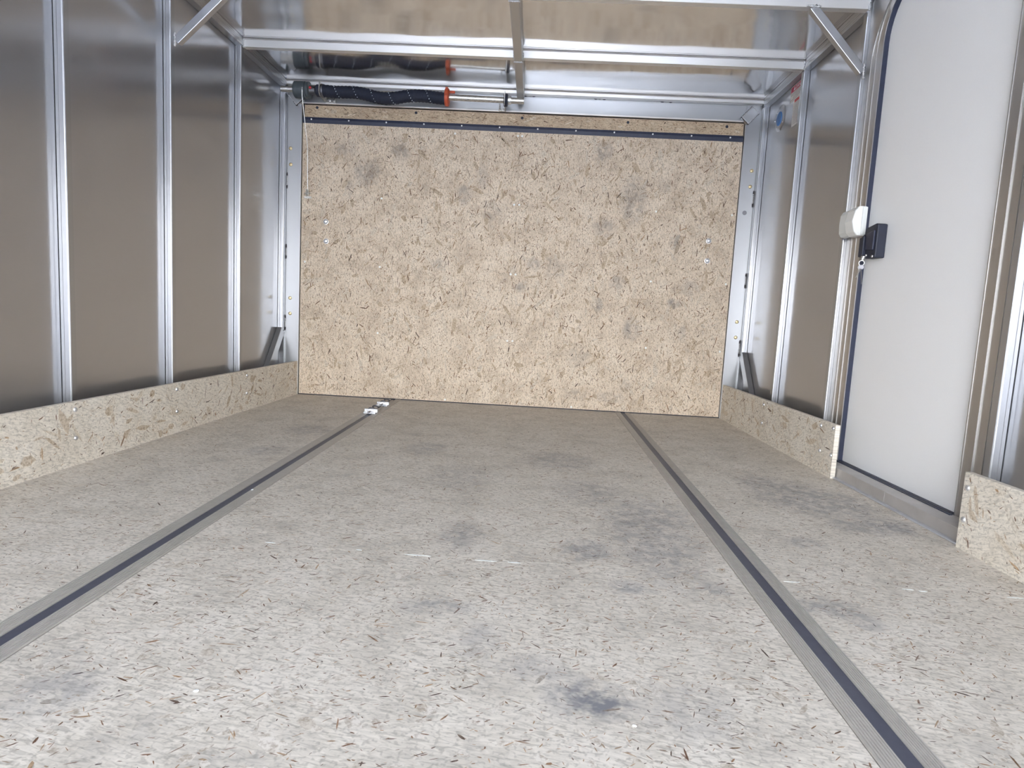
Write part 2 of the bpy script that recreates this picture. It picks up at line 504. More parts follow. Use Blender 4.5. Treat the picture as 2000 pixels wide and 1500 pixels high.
def track_x(a, s, y):
    return a + s * (y - 1.5)
SLL, SLR = -0.0122, 0.0157
fl = boxo('floor', (XL, YE, -0.075), (XR, 3.09, -0.020), 'outer')
tag(fl, 'strand board trailer floor with two recessed tie-down tracks', 'floor', kind='structure')
SEAM = 1.092
def panel(xa, sa, xb, sb, y0, y1):
    q = ((track_x(xa, sa, y0), y0), (track_x(xb, sb, y0), y0), (track_x(xb, sb, y1), y1), (track_x(xa, sa, y1), y1))
    return gridbox('floor_panel', q, 'XY', (0.0, -0.0198), 'osb_floor', fl, (0, 0, 0), FLOOR_ST)
for y0, y1 in ((YE, SEAM - 0.0004), (SEAM + 0.0004, 3.055)):
    panel(XL + 0.002, 0, -0.7008, SLL, y0, y1)
    panel(-0.6248, SLL, 0.3973, SLR, y0, y1)
    panel(0.4698, SLR, XR - 0.002, 0, y0, y1)

def on_track(u, v, L):
    a = np.abs(u - (-0.6628 + SLL * (v - 1.5)))
    b = np.abs(u - (0.4336 + SLR * (v - 1.5)))
    return (a < .040 + L * .5) | (b < .040 + L * .5)
flakes('wood_flakes', fl, 'XY', KL - .01, KR + .01, 0.35, 3.05, 0.0, .00008, (
    (650, .014, .045, .004, .016, PALE, .03),
    (4600, .004, .014, .0008, .0020, BARK, .25),
    (420, .008, .030, .0012, .0034, BARK, .25)), 0.15, .75, 11, on_track, (1, 1, 1), FLOOR_ST)

bm = bmesh.new()
for x, y, a in ((-.190, 1.0895, .024), (-.064, 1.0850, .020), (-.012, 1.0850, .012), (.484, 1.0795, .014), (.688, 1.080, .010), (.712, 1.076, .007), (.870, 1.074, .014), (-.47, 1.104, .010), (-.30, 1.097, .006)):
    prism(bm, [(x - a, y + .0006), (x - a * .3, y - .0012), (x + a, y - .0008), (x + a * .4, y + .0014)], 'z', .0002, .0006)
sm = fin('scuff_marks', bm, 'chip', fl)
sm['kind'] = 'stuff'

# ------------------------------------------------------------------ floor tracks
def floor_track(xc, slope, edges, label):
    t = empty('floor_track', (xc, 1.5, -0.019))
    t.rotation_euler.z = -math.atan(slope)
    tag(t, label, 'track', 'tie-down tracks set into the floor')
    y0, y1 = YE - 1.5, 3.05 - 1.5

    def mk(name, pts, mat):
        bm = bmesh.new()
        prism(bm, pts, 'y', y0, y1)
        bmesh.ops.recalc_face_normals(bm, faces=bm.faces)
        me = bpy.data.meshes.new(name)
        bm.to_mesh(me)
        bm.free()
        me.materials.append(MT[mat])
        o = bpy.data.objects.new(name, me)
        C.objects.link(o)
        o.parent = t
        return o
    a, b, c, d = edges
    for u, v in ((a, b), (c, d)):
        n = 7
        w = (v - u) / n
        top = []
        for k in range(n):
            x = u + k * w
            top += [(x + 0.10 * w, 0.0202), (x + 0.22 * w, 0.0214), (x + 0.72 * w, 0.0214), (x + 0.84 * w, 0.0202)]
        mk('track_flange', [(u, 0.001)] + [(u, 0.0198)] + top + [(v, 0.0198), (v, 0.001)], 'track')
    mk('track_channel', [(b, 0.0005), (c, 0.0005), (c, 0.0178), (b, 0.0178)], 'channel')  # nearly flush strip; its dark colour stands in for shade in a deep slot
    return t
floor_track(-0.6628, SLL, (-0.0370, -0.0112, 0.0106, 0.0370), 'ribbed aluminium floor track with metal anchors at its far end')
floor_track(0.4336, SLR, (-0.0353, -0.0087, 0.0129, 0.0352), 'ribbed aluminium floor track with an empty slot, nearest the white door')

def anchor(y, label):
    xc = track_x(-0.6630, SLL, y)
    t = empty('track_anchor', (xc, y, 0.002))
    tag(t, label, 'anchor', 'tie-down anchors in the floor track')
    bm = bmesh.new()
    prism(bm, [(xc - .026, .003), (xc + .026, .003), (xc + .026, .009), (xc + .018, .014), (xc - .018, .014), (xc - .026, .009)], 'y', y, y + .028)
    box(bm, (xc - .028, y + .026, .003), (xc + .028, y + .031, .020))
    fin('anchor_plate', bm, 'zinc', t, bevel=.001)
    bm = bmesh.new()
    prism(bm, [(xc - .006, .012), (xc + .008, .012), (xc + .002, .017)], 'y', y - .03, y)
    fin('release_tab', bm, 'dark_steel', t)
    boxo('slide_bar', (xc + .006, y + .032, .002), (xc + .012, y + .19, .009), 'track', t, .001)
    boxo('spine', (xc - .007, y + .032, -.002), (xc + .005, y + .17, .004), 'zinc', t, .001)
    for dy in (.055, .125):
        bm = bmesh.new()
        torus(bm, (xc - .005, y + dy, .012), .0125, .0036, (0, 1, .9))
        fin('ring', bm, 'dark_steel', t, smooth=True)
    for dx in (-.012, .004):
        bm = bmesh.new()
        lathe(bm, [(0, .0025), (.0012, .0022), (.0016, 0)], (0, -.3, 1), (xc + dx, y + .012, .0138), 8)
        fin('rivet', bm, 'dark_steel', t, smooth=True)
anchor(2.572, 'bright metal anchor plate with two rings, the nearer one in the track')
anchor(2.792, 'bright metal anchor plate with two rings, the one nearest the ramp door')

# ------------------------------------------------------------------ walls
def post_mesh(side, y, z0, z1, parent, w=0.026, d=0.021, name='wall_post'):
    """ribbed wall stud against the sheet; side -1 = left wall, 1 = right wall"""
    X = XL if side < 0 else XR
    s = 1 if side < 0 else -1
    pr = [(.0016, 0), (.35 * w, 0), (.38 * w, .0012), (.44 * w, .0012), (.47 * w, 0), (.88 * w, 0), (.94 * w, .0006), (w, .0022), (w, d), (.0016, d)]
    bm = bmesh.new()
    prism(bm, [(X + s * a, y + b) for a, b in pr], 'z', z0, z1)
    return fin(name, bm, 'post', parent)

def rail(side, parent, ya=None, yb=3.02):
    """ribbed rail in the corner between wall and roof"""
    X = XL if side < 0 else XR
    s = 1 if side < 0 else -1
    w = .030
    pts = [(0, ZC), (0, ZB + .003), (.003, ZB), (w - .001, ZB), (w, ZB + .002)]
    for k in range(3):
        z = ZB + .006 + k * .008
        pts += [(w, z), (w - .001, z + .001), (w - .001, z + .003), (w, z + .004)]
    pts += [(w, ZC - .002), (w - .002, ZC)]
    bm = bmesh.new()
    prism(bm, [(X + s * a, b) for a, b in pts], 'y', YE if ya is None else ya, yb)
    return fin('top_rail', bm, 'post', parent)

def foot_brace(side, parent):
    s = 1 if side < 0 else -1
    x = (XL if side < 0 else XR) + s * .0135
    bm = bmesh.new()
    bar(bm, (x, 3.028, .318), (x, 2.772, .004), .025, .045, (1, 0, 0))
    fin('foot_brace', bm, 'post', parent, bevel=.0015)
    boxo('post_foot', (x - .0125, 3.035, 0.0), (x + .0125, 3.048, .315), 'post', parent)

wlft = boxo('wall_left', (XL - .012, YE, -.075), (XL, 3.12, ZC + .012), 'sheet_wall')
tag(wlft, 'shiny aluminium sheet wall with vertical posts on the left', 'wall', kind='structure')
for y in (-.74, -.27, .20, .674, 1.145, 1.616, 2.087, 2.574):
    post_mesh(-1, y, 0.0, ZB, wlft)
post_mesh(-1, 3.018, .318, ZB, wlft, d=.026)
rail(-1, wlft)
foot_brace(-1, wlft)

bm = bmesh.new()
box(bm, (XR, 2.030, -.075), (XR + .012, 3.12, ZC + .012))
box(bm, (XR, YE, -.075), (XR + .012, 1.44, ZC + .012))
box(bm, (XR, 1.44, 1.484), (XR + .012, 2.030, ZC + .012))
box(bm, (XR, 1.44, -.075), (XR + .012, 2.030, -.061))
wrgt = fin('wall_right', bm, 'sheet_wall')
tag(wrgt, 'shiny aluminium sheet wall with vertical posts on the right', 'wall', kind='structure')
for y in (-.74, -.27, .20, .674, 1.352, 2.128, 2.595):
    post_mesh(1, y, 0.0, ZB, wrgt, w=.0255)
post_mesh(1, 3.018, .318, ZB, wrgt, d=.026)
rail(1, wrgt, 2.130)
rail(1, wrgt, None, 1.350)
foot_brace(1, wrgt)

# ------------------------------------------------------------------ roof
bm = bmesh.new()
box(bm, (XL - .012, YE, ZC), (XR + .012, 3.12, ZC + .012))
ceil = fin('ceiling', bm, 'sheet_roof')
tag(ceil, 'mirror-like aluminium roof sheet carried by square bows', 'ceiling', kind='structure')
x0, x1 = XL + .030, XR - .030
for y in (-.72, -.25, .22, .69, 1.165, 1.64, 2.108, 2.585):
    bm = bmesh.new()
    prism(bm, [(y, ZC), (y - .003, ZC - .001), (y - .004, ZC - .004), (y - .001, ZC - .0062), (y, ZC - .007), (y, ZB + .001), (y + .001, ZB), (y + .025, ZB), (y + .025, ZC)], 'x', x0, x1)
    fin('roof_bow', bm, 'bow', ceil)
bm = bmesh.new()
prism(bm, [(-.139, ZC), (-.139, ZB - .014), (-.137, ZB - .016), (-.108, ZB - .016), (-.106, ZB - .014), (-.106, ZC)], 'y', YE + .1, 3.0)
rw = fin('raceway', bm, 'frame', ceil)
rw['label'] = 'slim centre channel running along the roof'
boxo('raceway_end', (-.138, 2.996, ZB - .030), (-.108, 3.012, ZC), 'bow', ceil, .001)
pts = []
for y in (2.108, 2.585):
    for xx in (-.1415, -.1035):
        pts.append(((xx, y - .001, ZB - .006), (xx, y - .001, ZB + .018)))
    pts.append(((-.139, y - .001, ZB - .017), (-.106, y - .001, ZB - .017)))
welds('weld_bead', ceil, pts, .0028)
bm = bmesh.new()
bar(bm, (XL + .029, 2.1195, 1.288), (-1.042, 2.1195, ZB + .004), .023, .025, (0, 1, 0))
fin('corner_brace', bm, 'post', ceil, bevel=.0015)
bm = bmesh.new()
bar(bm, (XR - .028, 2.1195, 1.279), (.824, 2.1195, ZB + .004), .023, .025, (0, 1, 0))
fin('corner_brace', bm, 'post', ceil, bevel=.0015)
welds('weld_bead', ceil, [((XL + .028, 2.108, 1.272), (XL + .028, 2.108, 1.312)), ((XR - .027, 2.108, 1.258), (XR - .027, 2.108, 1.300)), ((.806, 2.107, ZB + .002), (.846, 2.107, ZB + .002)), ((XL + .030, 2.584, ZB), (XL + .030, 2.584, ZC - .008)), ((XR - .030, 2.584, ZB), (XR - .030, 2.584, ZC - .008)), ((XR - .030, 2.107, ZB), (XR - .030, 2.107, ZC - .008))], .0035)

# ------------------------------------------------------------------ open rear end (behind the camera)
bm = bmesh.new()
box(bm, (XL - .012, YE - .06, -.075), (XL + .06, YE, ZC + .012))
box(bm, (XR - .06, YE - .06, -.075), (XR + .012, YE, ZC + .012))
box(bm, (XL + .06, YE - .06, 1.34), (XR - .06, YE, ZC + .012))
wr = fin('wall_rear', bm, 'plate')
tag(wr, 'aluminium frame around the open rear end', 'wall', kind='structure')

# ------------------------------------------------------------------ front frame
DL, DR, DT = -1.167, 0.933, 1.402
wf = boxo('wall_front', (XL - .012, 3.12, -.075), (XR + .012, 3.14, ZC + .012), 'outer')
tag(wf, 'welded aluminium frame plates around the strand board ramp door', 'wall', kind='structure')
boxo('jamb_plate', (XL, 3.048, 0.0), (DL, 3.119, ZC), 'plate', wf, .001)
boxo('jamb_plate', (DR, 3.048, 0.0), (XR, 3.119, ZC), 'plate', wf, .001)
boxo('header_plate', (DL, 3.048, DT + .004), (DR, 3.119, 1.478), 'plate', wf, .001)
boxo('header_lip', (DL, 3.042, DT), (DR, 3.052, DT + .006), 'bow', wf, .0008)
bm = bmesh.new()
y = 3.022
prism(bm, [(y, ZC + .0), (y - .003, ZC - .001), (y - .004, ZC - .004), (y, ZC - .007), (y, 1.480), (y + .002, 1.478), (3.119, 1.478), (3.119, ZC)], 'x', XL + .028, XR - .028)
fin('header_tube', bm, 'bow', wf)
for cx, cz, s in ((-1.190, 1.424, 1), (0.943, 1.426, -1)):
    bm = bmesh.new()
    bar(bm, (cx - s * .022, 3.035, cz + .024), (cx + s * .022, 3.035, cz - .024), .034, .040, (0, 1, 0))
    gb = fin('gusset_block', bm, 'plate', wf, bevel=.002)
gs = []
for cx, cz, s in ((-1.190, 1.424, 1), (0.943, 1.426, -1)):
    d = Vector((s * .022, 0, -.024))
    n = Vector((.024, 0, s * .022)).normalized() * .021
    c = Vector((cx, 3.019, cz))
    cs = [c + d + n, c + d - n, c - d - n, c - d + n]
    gs += [(cs[k], cs[(k + 1) % 4]) for k in range(4)]
welds('weld_scorch', wf, [(Vector(p) + Vector((0, .006, 0)), Vector(q) + Vector((0, .006, 0))) for p, q in gs], .0034, 'scorch')
welds('weld_bead', wf, gs, .0022)
wp = [((-1.2335, 3.047, z0), (-1.2335, 3.047, z1)) for z0, z1 in ((1.02, 1.06), (.685, .72), (.335, .375))]
wp += [((.9985, 3.047, z0), (.9985, 3.047, z1)) for z0, z1 in ((1.035, 1.075), (.655, .69), (.325, .37))]
wp += [((x, 3.047, 1.478), (x + .025, 3.047, 1.478)) for x in (-.095, .235, .545)]
welds('weld_bead', wf, wp, .0030)
bm = bmesh.new()
for p, q in wp:
    p, q = Vector(p), Vector(q)
    d = (q - p).normalized()
    for c in (p - d * .006, q + d * .006):
        blob(bm, c, (.0035 + abs(d.x) * .006, .0012, .0035 + abs(d.z) * .010))
fin('weld_scorch', bm, 'scorch', wf, smooth=True)
sc0 = None
for x, z in ((-1.219, 1.191), (-1.217, 1.116), (-1.2115, .477), (-1.2105, .401), (.981, 1.184), (.980, 1.111), (.976, .475), (.977, .400)):
    if sc0 is None:
        bm = bmesh.new()
        lathe(bm, [(-.001, .0085), (.001, .0085), (.0025, .0072), (.0034, .004), (.0034, .0)], (0, -1, 0), (x, 3.0475, z), 14)
        box(bm, (x - .0011, 3.0438, z - .006), (x + .0011, 3.0446, z + .006))
        sc0 = fin('screw', bm, 'brass', wf, origin=(x, 3.0475, z), smooth=True)
    else:
        dup(sc0, (x, 3.0475, z), wf)
bm = bmesh.new()
lathe(bm, [(0, .0105), (.0006, .0105), (.0006, .0), ], (0, -1, 0), (.965, 3.048, .990), 18)
fin('drilled_hole', bm, 'dark_steel', wf)

# ------------------------------------------------------------------ ramp door
d2 = empty('door_2', (-0.117, YD, 0.0))
tag(d2, 'strand board ramp door with black hinge strip across its top', 'door', kind='structure')
for xa, xb in ((DL + .002, -.1185), (-.1177, DR - .002)):
    gridbox('door_panel', ((xa, .004), (xb, .004), (xb, 1.319), (xa, 1.319)), 'XZ', (YD, YD + .018), 'osb_door', d2, (0, YD, 0), DOOR_ST)
DOORSET = ((420, .03, .085, .007, .022, tuple(tuple(v * 1.12 for v in c) for c in CREAM), .06), (7500, .004, .013, .0012, .0028, BARK, .28), (650, .012, .044, .0018, .0048, BARK, .25))
flakes('wood_flakes', d2, 'XZ', DL + .004, DR - .004, .006, 1.316, YD, -.0001, DOORSET, 1.45, .65, 21, None, (.90, .87, .82), DOOR_ST, (.25, .22, .20))
flakes('wood_flakes', d2, 'XZ', DL + .010, DR - .005, 1.347, 1.400, YD + .004, -.0001, DOORSET, .1, .45, 22, None, (.92, .88, .80))
bm = bmesh.new()
box(bm, (DL + .008, YD + .004, 1.340), (DR - .003, YD + .020, 1.401))
fin('top_strip', bm, 'osb_header', d2, origin=(0, YD, 0))
boxo('backing', (DL, YD + .020, .001), (DR, YD + .030, DT), 'black', d2)
boxo('gap_shade_strip', (DL, 3.0556, -.019), (DR, 3.0785, .0025), 'black', d2)  # black strip added to paint the gap under the ramp door as dark shade
bm = bmesh.new()
prism(bm, [(YD + .004, 1.3445), (YD - .0015, 1.3435), (YD - .0035, 1.332), (YD - .0015, 1.316), (YD + .004, 1.315)], 'x', DL + .001, DR - .002)
hs = fin('hinge_strip', bm, 'rubber', d2)
r0 = None
for k in range(12):
    x = -1.124 + k * .1813
    z = 1.3335
    if r0 is None:
        bm = bmesh.new()
        lathe(bm, [(0, .0045), (.0015, .0042), (.0028, .0025), (.003, 0)], (0, -1, 0), (x, YD - .0032, z), 12)
        r0 = fin('rivet', bm, 'zinc', hs, origin=(x, YD - .0032, z), smooth=True)
    else:
        dup(r0, (x, YD - .0032, z), hs)
b0 = None
for x, z in ((-1.044, .855), (-1.041, .762), (.811, .853), (.812, .759)):
    if b0 is None:
        bm = bmesh.new()
        lathe(bm, [(0, .0125), (.002, .0125), (.0022, .0108), (.005, .0098), (.0075, .0072), (.0082, .0045), (.0065, .0040), (.0065, 0)], (0, -1, 0), (x, YD, z), 20)
        b0 = fin('bolt', bm, 'zinc', d2, origin=(x, YD, z), smooth=True)
    else:
        dup(b0, (x, YD, z), d2)
s0 = None
for x, z in ((-1.099, 1.390), (-.621, 1.386), (-.113, 1.383), (.388, 1.384), (.852, 1.384)):
    if s0 is None:
        bm = bmesh.new()
        lathe(bm, [(0, .0068), (.0012, .0064), (.0016, .004), (.001, 0)], (0, -1, 0), (x, YD + .0042, z), 12)
        s0 = fin('screw', bm, 'black', d2, origin=(x, YD + .0042, z))
    else:
        dup(s0, (x, YD + .0042, z), d2)
p0 = None
for x, z in ((-1.145, .658), (-.773, .651), (-.129, .648), (-.105, .648), (-.774, .327), (-.129, .323), (-.103, .324), (.551, .648), (.911, .653), (.911, .327), (.206, .013), (-.425, .013), (-.429, 1.297), (-.130, .979), (-.105, .980), (-.128, 1.299), (-.108, 1.299), (.551, .326), (.551, .979), (.911, .979), (-.774, .979)):
    if p0 is None:
        bm = bmesh.new()
        lathe(bm, [(0, .0052), (.0009, .0050), (.0013, .0026), (.0004, .0018), (.0004, 0)], (0, -1, 0), (x, YD, z), 12)
        p0 = fin('plug', bm, 'white_plastic', d2, origin=(x, YD, z))
    else:
        dup(p0, (x, YD, z), d2)
# cable anchor on the door's left edge
bm = bmesh.new()
box(bm, (-1.152, YD - .003, .962), (-1.118, YD, .972))
box(bm, (-1.140, YD - .016, .972), (-1.137, YD - .002, 1.004))
box(bm, (-1.131, YD - .016, .972), (-1.128, YD - .002, 1.004))
tube(bm, [(-1.148, YD - .009, .985), (-1.120, YD - .009, .985)], .003, 8)
ca = fin('cable_anchor', bm, 'steel', d2)

# ------------------------------------------------------------------ kick boards
def kick(name, side, y0, y1, label, bolts):
    s = 1 if side < 0 else -1
    xf = KL if side < 0 else KR
    bm = bmesh.new()
    lo, hi = (xf - .014, xf) if side < 0 else (xf, xf + .014)
    box(bm, (lo, y0, 0.0), (hi, y1, HB))
    o = fin(name, bm, 'osb_kick')
    tag(o, label, 'baseboard', kind='structure')
    flakes('wood_flakes', o, 'YZ', max(y0, .3) + .001, y1 - .001, .001, HB - .001, xf, s * .0001, ((450, .03, .09, .008, .024, CREAM, .05), (1500, .005, .016, .0010, .0026, BARK, .25), (420, .012, .045, .0018, .0055, BARK, .25)), .5, .9, 31 + int(y1 * 10) + side, None, (1.10, 1.12, 1.12))
    first = None
    for y, z in bolts:
        if first is None:
            bm = bmesh.new()
            lathe(bm, [(0, .0062), (.0016, .0060), (.0036, .0042), (.0042, .002), (.0034, 0)], (s, 0, 0), (xf, y, z), 14)
            first = fin('screw', bm, 'zinc', o, origin=(xf, y, z), smooth=True)
        else:
            dup(first, (xf, y, z), o)
    return o
kick('baseboard_left', -1, YE, 3.058, 'strand board kick board along the left wall', [(y, z) for y in (1.07, 1.540, 1.997, 2.499) for z in (.146, .072)])
kick('baseboard_right', 1, 1.905, 3.058, 'strand board kick board between the white door and the ramp door', [(2.499, .146), (2.499, .072), (1.999, .149), (1.990, .069), (1.918, .154), (1.915, .070)])
kick('baseboard_right', 1, YE, 1.331, 'strand board kick board piece at the right edge, nearer than the white door', [(1.318, .134), (1.318, .065)])

# ------------------------------------------------------------------ white side door
def rr(y0, y1, z0, z1, rt, rb, n=10):
    pts = []
    for cy, cz, r, a0 in ((y1 - rt, z1 - rt, rt, 0), (y0 + rt, z1 - rt, rt, 90), (y0 + rb, z0 + rb, rb, 180), (y1 - rb, z0 + rb, rb, 270)):
        for k in range(n + 1):
            a = math.radians(a0 + 90 * k / n)
            pts.append((cy + r * math.cos(a), cz + r * math.sin(a)))
    return pts

def ring(bm, inner, outer, xa, xb):
    n = len(inner)
    vs = [[bm.verts.new((x, p[0], p[1])) for p in path] for x in (xa, xb) for path in (inner, outer)]
    ia, oa, ib, ob = vs
    for k in range(n):
        j = (k + 1) % n
        bm.faces.new((ia[k], ia[j], oa[j], oa[k]))
        bm.faces.new((ib[k], ob[k], ob[j], ib[j]))
        bm.faces.new((ia[k], ib[k], ib[j], ia[j]))
        bm.faces.new((oa[k], oa[j], ob[j], ob[k]))
Y0, Y1, Z0, Z1, RT = 1.458, 2.027, .034, 1.478, .15
def off(d, rt=None):
    return rr(Y0 - d, Y1 + d, Z0 - min(d, .002), min(Z1 + d, ZC - .001 + d * .005), max(RT + d, .01) if rt is None else rt, .004)
d1 = empty('door_1', (1.02, 1.742, 0.0))
tag(d1, 'white side door with rounded top corners in an aluminium frame', 'door', kind='structure')
for a, b, xa in ((.0, .003, 1.0125), (.003, .034, 1.0138), (.034, .036, 1.0122), (.036, .066, 1.0152), (.066, .068, 1.0130)):
    bm = bmesh.new()
    ring(bm, off(a), off(b), xa, XR + .0004)
    fin('frame_ring', bm, 'frame', d1)
bm = bmesh.new()
ring(bm, off(.068), off(.100, .012), 1.0160, XR + .0004)
fin('frame_ring', bm, 'frame', d1)
bm = bmesh.new()
ring(bm, rr(Y0 + .0003, Y1 - .0025, Z0 + .0005, Z1 - .006, RT - .006, .004), off(.0), 1.0150, 1.030)
fin('gasket', bm, 'rubber', d1, smooth=False)
bm = bmesh.new()
prism(bm, rr(Y0 - .012, Y1 + .012, Z0 + .0005, Z1 + .012, RT, .006), 'x', 1.0286, 1.052)
fin('door_leaf', bm, 'white_paint', d1)
# sill: step, gasket strip and threshold plates down to the floor
boxo('sill_step', (1.016, Y0 - .004, -.06), (1.056, Y1 + .004, Z0 + .0002), 'frame', d1, .001)
boxo('sill_gasket', (1.0005, Y0 - .002, Z0 - .001), (1.0085, Y1 - .004, Z0 + .0018), 'rubber', d1)
for ya, yb in ((1.352, 1.6435), (1.6445, 1.93)):
    boxo('threshold_plate', (.955, ya, .003), (1.0155, yb, Z0), 'sill', d1, .001)
boxo('threshold_plate', (.955, 1.931, .003), (1.0155, Y1 + .01, Z0), 'sill', d1, .001)
boxo('threshold_trim', (.944, 1.335, .0005), (.9548, 1.93, .0050), 'trim', d1, .0008)
# latch
XD = 1.0284
bm = bmesh.new()
prism(bm, [(1.9130, .675), (1.9130, .774), (1.9250, .777), (1.9780, .770), (1.9830, .753), (1.9830, .693), (1.9740, .677)], 'x', .999, XD)
lt = fin('latch', bm, 'black', d1, bevel=.003)
lt['label'] = 'black paddle latch'
bm = bmesh.new()
prism(bm, [(1.923, .699), (1.923, .757), (1.967, .751), (1.967, .703)], 'x', .9945, 1.001)
fin('paddle', bm, 'rubber', lt, bevel=.002)
bm = bmesh.new()
prism(bm, [(1.970, .687), (1.970, .745), (1.994, .741), (1.994, .683)], 'x', .990, 1.003)
fin('lever', bm, 'black', lt, bevel=.002)
for y, z in ((1.963, .6865), (1.926, .6800)):
    bm = bmesh.new()
    lathe(bm, [(0, .004), (.0015, .0036), (.002, 0)], (-1, 0, 0), (.999, y, z), 10)
    fin('screw', bm, 'zinc', lt, smooth=True)
bm = bmesh.new()
lathe(bm, [(0, .007), (.012, .007), (.013, .005), (.013, 0)], (-.3, 0, -1), (.998, 1.974, .684), 14)
fin('lock_cylinder', bm, 'steel', lt, smooth=True)
# keys
kr = empty('key_ring', (.992, 1.971, .599))
tag(kr, 'small ring with two keys hanging from the black latch', 'keys')
bm = bmesh.new()
torus(bm, (.993, 1.972, .664), .0075, .0009, (.4, 1, .1), 20, 6)
fin('ring', bm, 'steel', kr, smooth=True)
for k, (tilt, yo) in enumerate(((.10, -.001), (-.16, .004))):
    bm = bmesh.new()
    lathe(bm, [(-.0008, .0075), (.0008, .0075), (.0008, 0)], (.25 + .6 * k, 1, 0), (.992, 1.970 + yo, .651), 14)
    bar(bm, (.992, 1.970 + yo, .646), (.992 + tilt * .02, 1.970 + yo - tilt * .09, .599 + .022 * k), .0042, .0018, (1, .3, 0))
    fin('key', bm, 'dark_steel' if k == 0 else 'steel', kr, bevel=.0004)

# ------------------------------------------------------------------ fixture on the post by the door
fx = empty('wall_fixture', (1.0, 2.062, .752))
tag(fx, 'small white plastic fixture on the post beside the black latch', 'fixture')
bm = bmesh.new()
prism(bm, [(1.0015, .754), (.986, .757), (.979, .768), (.977, .797), (.979, .826), (.986, .838), (1.0015, .841)], 'y', 2.060, 2.112)
fin('housing', bm, 'clear_plastic', fx, bevel=.003, seg=3)
bm = bmesh.new()
prism(bm, [(1.013, .752), (.990, .752), (.978, .765), (.971, .797), (.978, .829), (.990, .843), (1.013, .843)], 'y', 2.012, 2.064)
fin('cover', bm, 'white_plastic', fx, bevel=.004, seg=3)
boxo('seam_line', (.9985, 2.0085, .755), (1.013, 2.0125, .840), 'clear_plastic', fx, .001)

# ------------------------------------------------------------------ labels and vent on the right wall
def flat(name, pts, x0, x1, mat, parent):
    bm = bmesh.new()
    prism(bm, pts, 'x', x0, x1)
    return fin(name, bm, mat, parent)
def rect(y0, y1, z0, z1):
    return [(y0, z0), (y1, z0), (y1, z1), (y0, z1)]
XS = XR - .0003
dl = flat('danger_label', rect(2.640, 2.778, 1.402, 1.4625), XS - .0006, XS, 'paper', None)
tag(dl, 'white warning label with a red band, upper one behind the post', 'label')
rb = flat('red_band', rect(2.643, 2.775, 1.4385, 1.4605), XS - .0009, XS - .0006, 'danger_red', dl)
flat('triangle', [(2.748, 1.4425), (2.730, 1.4425), (2.739, 1.4580)], XS - .0012, XS - .0009, 'white_ink', rb)
tcu = bpy.data.curves.new('danger', 'FONT')
tcu.body = 'DANGER'
tcu.size = .0215
tcu.extrude = .0001
tcu.fill_mode = 'BOTH'
to = bpy.data.objects.new('danger', tcu)
C.objects.link(to)
bpy.context.view_layer.update()
tme = bpy.data.meshes.new_from_object(to.evaluated_get(bpy.context.evaluated_depsgraph_get()))
bpy.data.objects.remove(to)
tx = bpy.data.objects.new('lettering', tme)
tme.materials.clear()
tme.materials.append(MT['white_ink'])
C.objects.link(tx)
tx.parent = rb
tx.matrix_local = Matrix.Translation(-wl(rb)) @ Matrix.Translation((XS - .0011, 2.727, 1.4425)) @ Matrix(((0, 0, -1, 0), (-1, 0, 0, 0), (0, 1, 0, 0), (0, 0, 0, 1)))
for k, (ya, yb) in enumerate(((2.775, 2.650), (2.775, 2.655), (2.750, 2.650), (2.750, 2.665), (2.776, 2.690))):
    flat('print_line', rect(yb, ya, 1.4325 - k * .0065, 1.4345 - k * .0065), XS - .0008, XS - .0006, 'ink', dl)
ll = flat('instruction_label', rect(2.655, 2.738, 1.291, 1.400), XS - .0006, XS, 'paper', None)
tag(ll, 'narrow white instruction label with a small red tab, lower one behind the post', 'label')
flat('red_tab', rect(2.672, 2.728, 1.388, 1.399), XS - .0009, XS - .0006, 'tab_red', ll)
for k in range(17):
    z = 1.3835 - k * .0052
    flat('print_line', rect(2.660, 2.733, z, z + .0014), XS - .0008, XS - .0006, 'ink', ll)
vc = empty('vent_cap', (XR, 2.873, 1.33))
tag(vc, 'round blue cap on a riveted aluminium patch', 'vent cap')
bm = bmesh.new()
lathe(bm, [(.0005, .056), (.0025, .050), (.0045, .040), (.0045, 0)], (-1, 0, 0), (XR, 2.873, 1.370), 28)
fin('patch', bm, 'sheet_wall', vc, smooth=True)
bm = bmesh.new()
lathe(bm, [(.0040, .0300), (.0068, .0290), (.0082, .022), (.0085, 0)], (-1, 0, 0), (XR, 2.873, 1.368), 28)
fin('cap', bm, 'blue', vc, smooth=True)
for y, z in ((2.910, 1.404), (2.930, 1.374), (2.838, 1.345), (2.852, 1.400), (2.900, 1.333)):
    bm = bmesh.new()
    lathe(bm, [(0, .004), (.002, .0035), (.003, 0)], (-1, 0, 0), (XR - .0022, y, z), 10)
    fin('rivet', bm, 'zinc', vc, smooth=True)

# ------------------------------------------------------------------ counterbalance spring over the ramp door
YS = 2.965
def zs(x):
    return 1.4355 + (x + 1.18) * (-.0078)
sp = empty('door_spring', (-.64, YS, 1.39))
tag(sp, 'counterbalance spring in a black sleeve on a steel shaft above the ramp door', 'door spring')
bm = bmesh.new()
tube(bm, [(-1.233, YS, zs(-1.233)), (-.105, YS, zs(-.105))], .0135, 18)
fin('shaft', bm, 'steel', sp, smooth=True)
bm = bmesh.new()
lathe(bm, [(0, .033), (.003, .0365), (.052, .0372), (.055, .034), (.058, .034), (.060, .0365), (.070, .0365), (.072, .031)], (1, 0, -.008), (-1.170, YS, zs(-1.17)), 28)
fin('cable_drum', bm, 'drum', sp, smooth=True)
bm = bmesh.new()
lathe(bm, [(0, .020), (.026, .020), (.028, .017)], (1, 0, -.008), (-1.098, YS, zs(-1.1)), 20)
hub = fin('drum_hub', bm, 'dark_steel', sp, smooth=True)
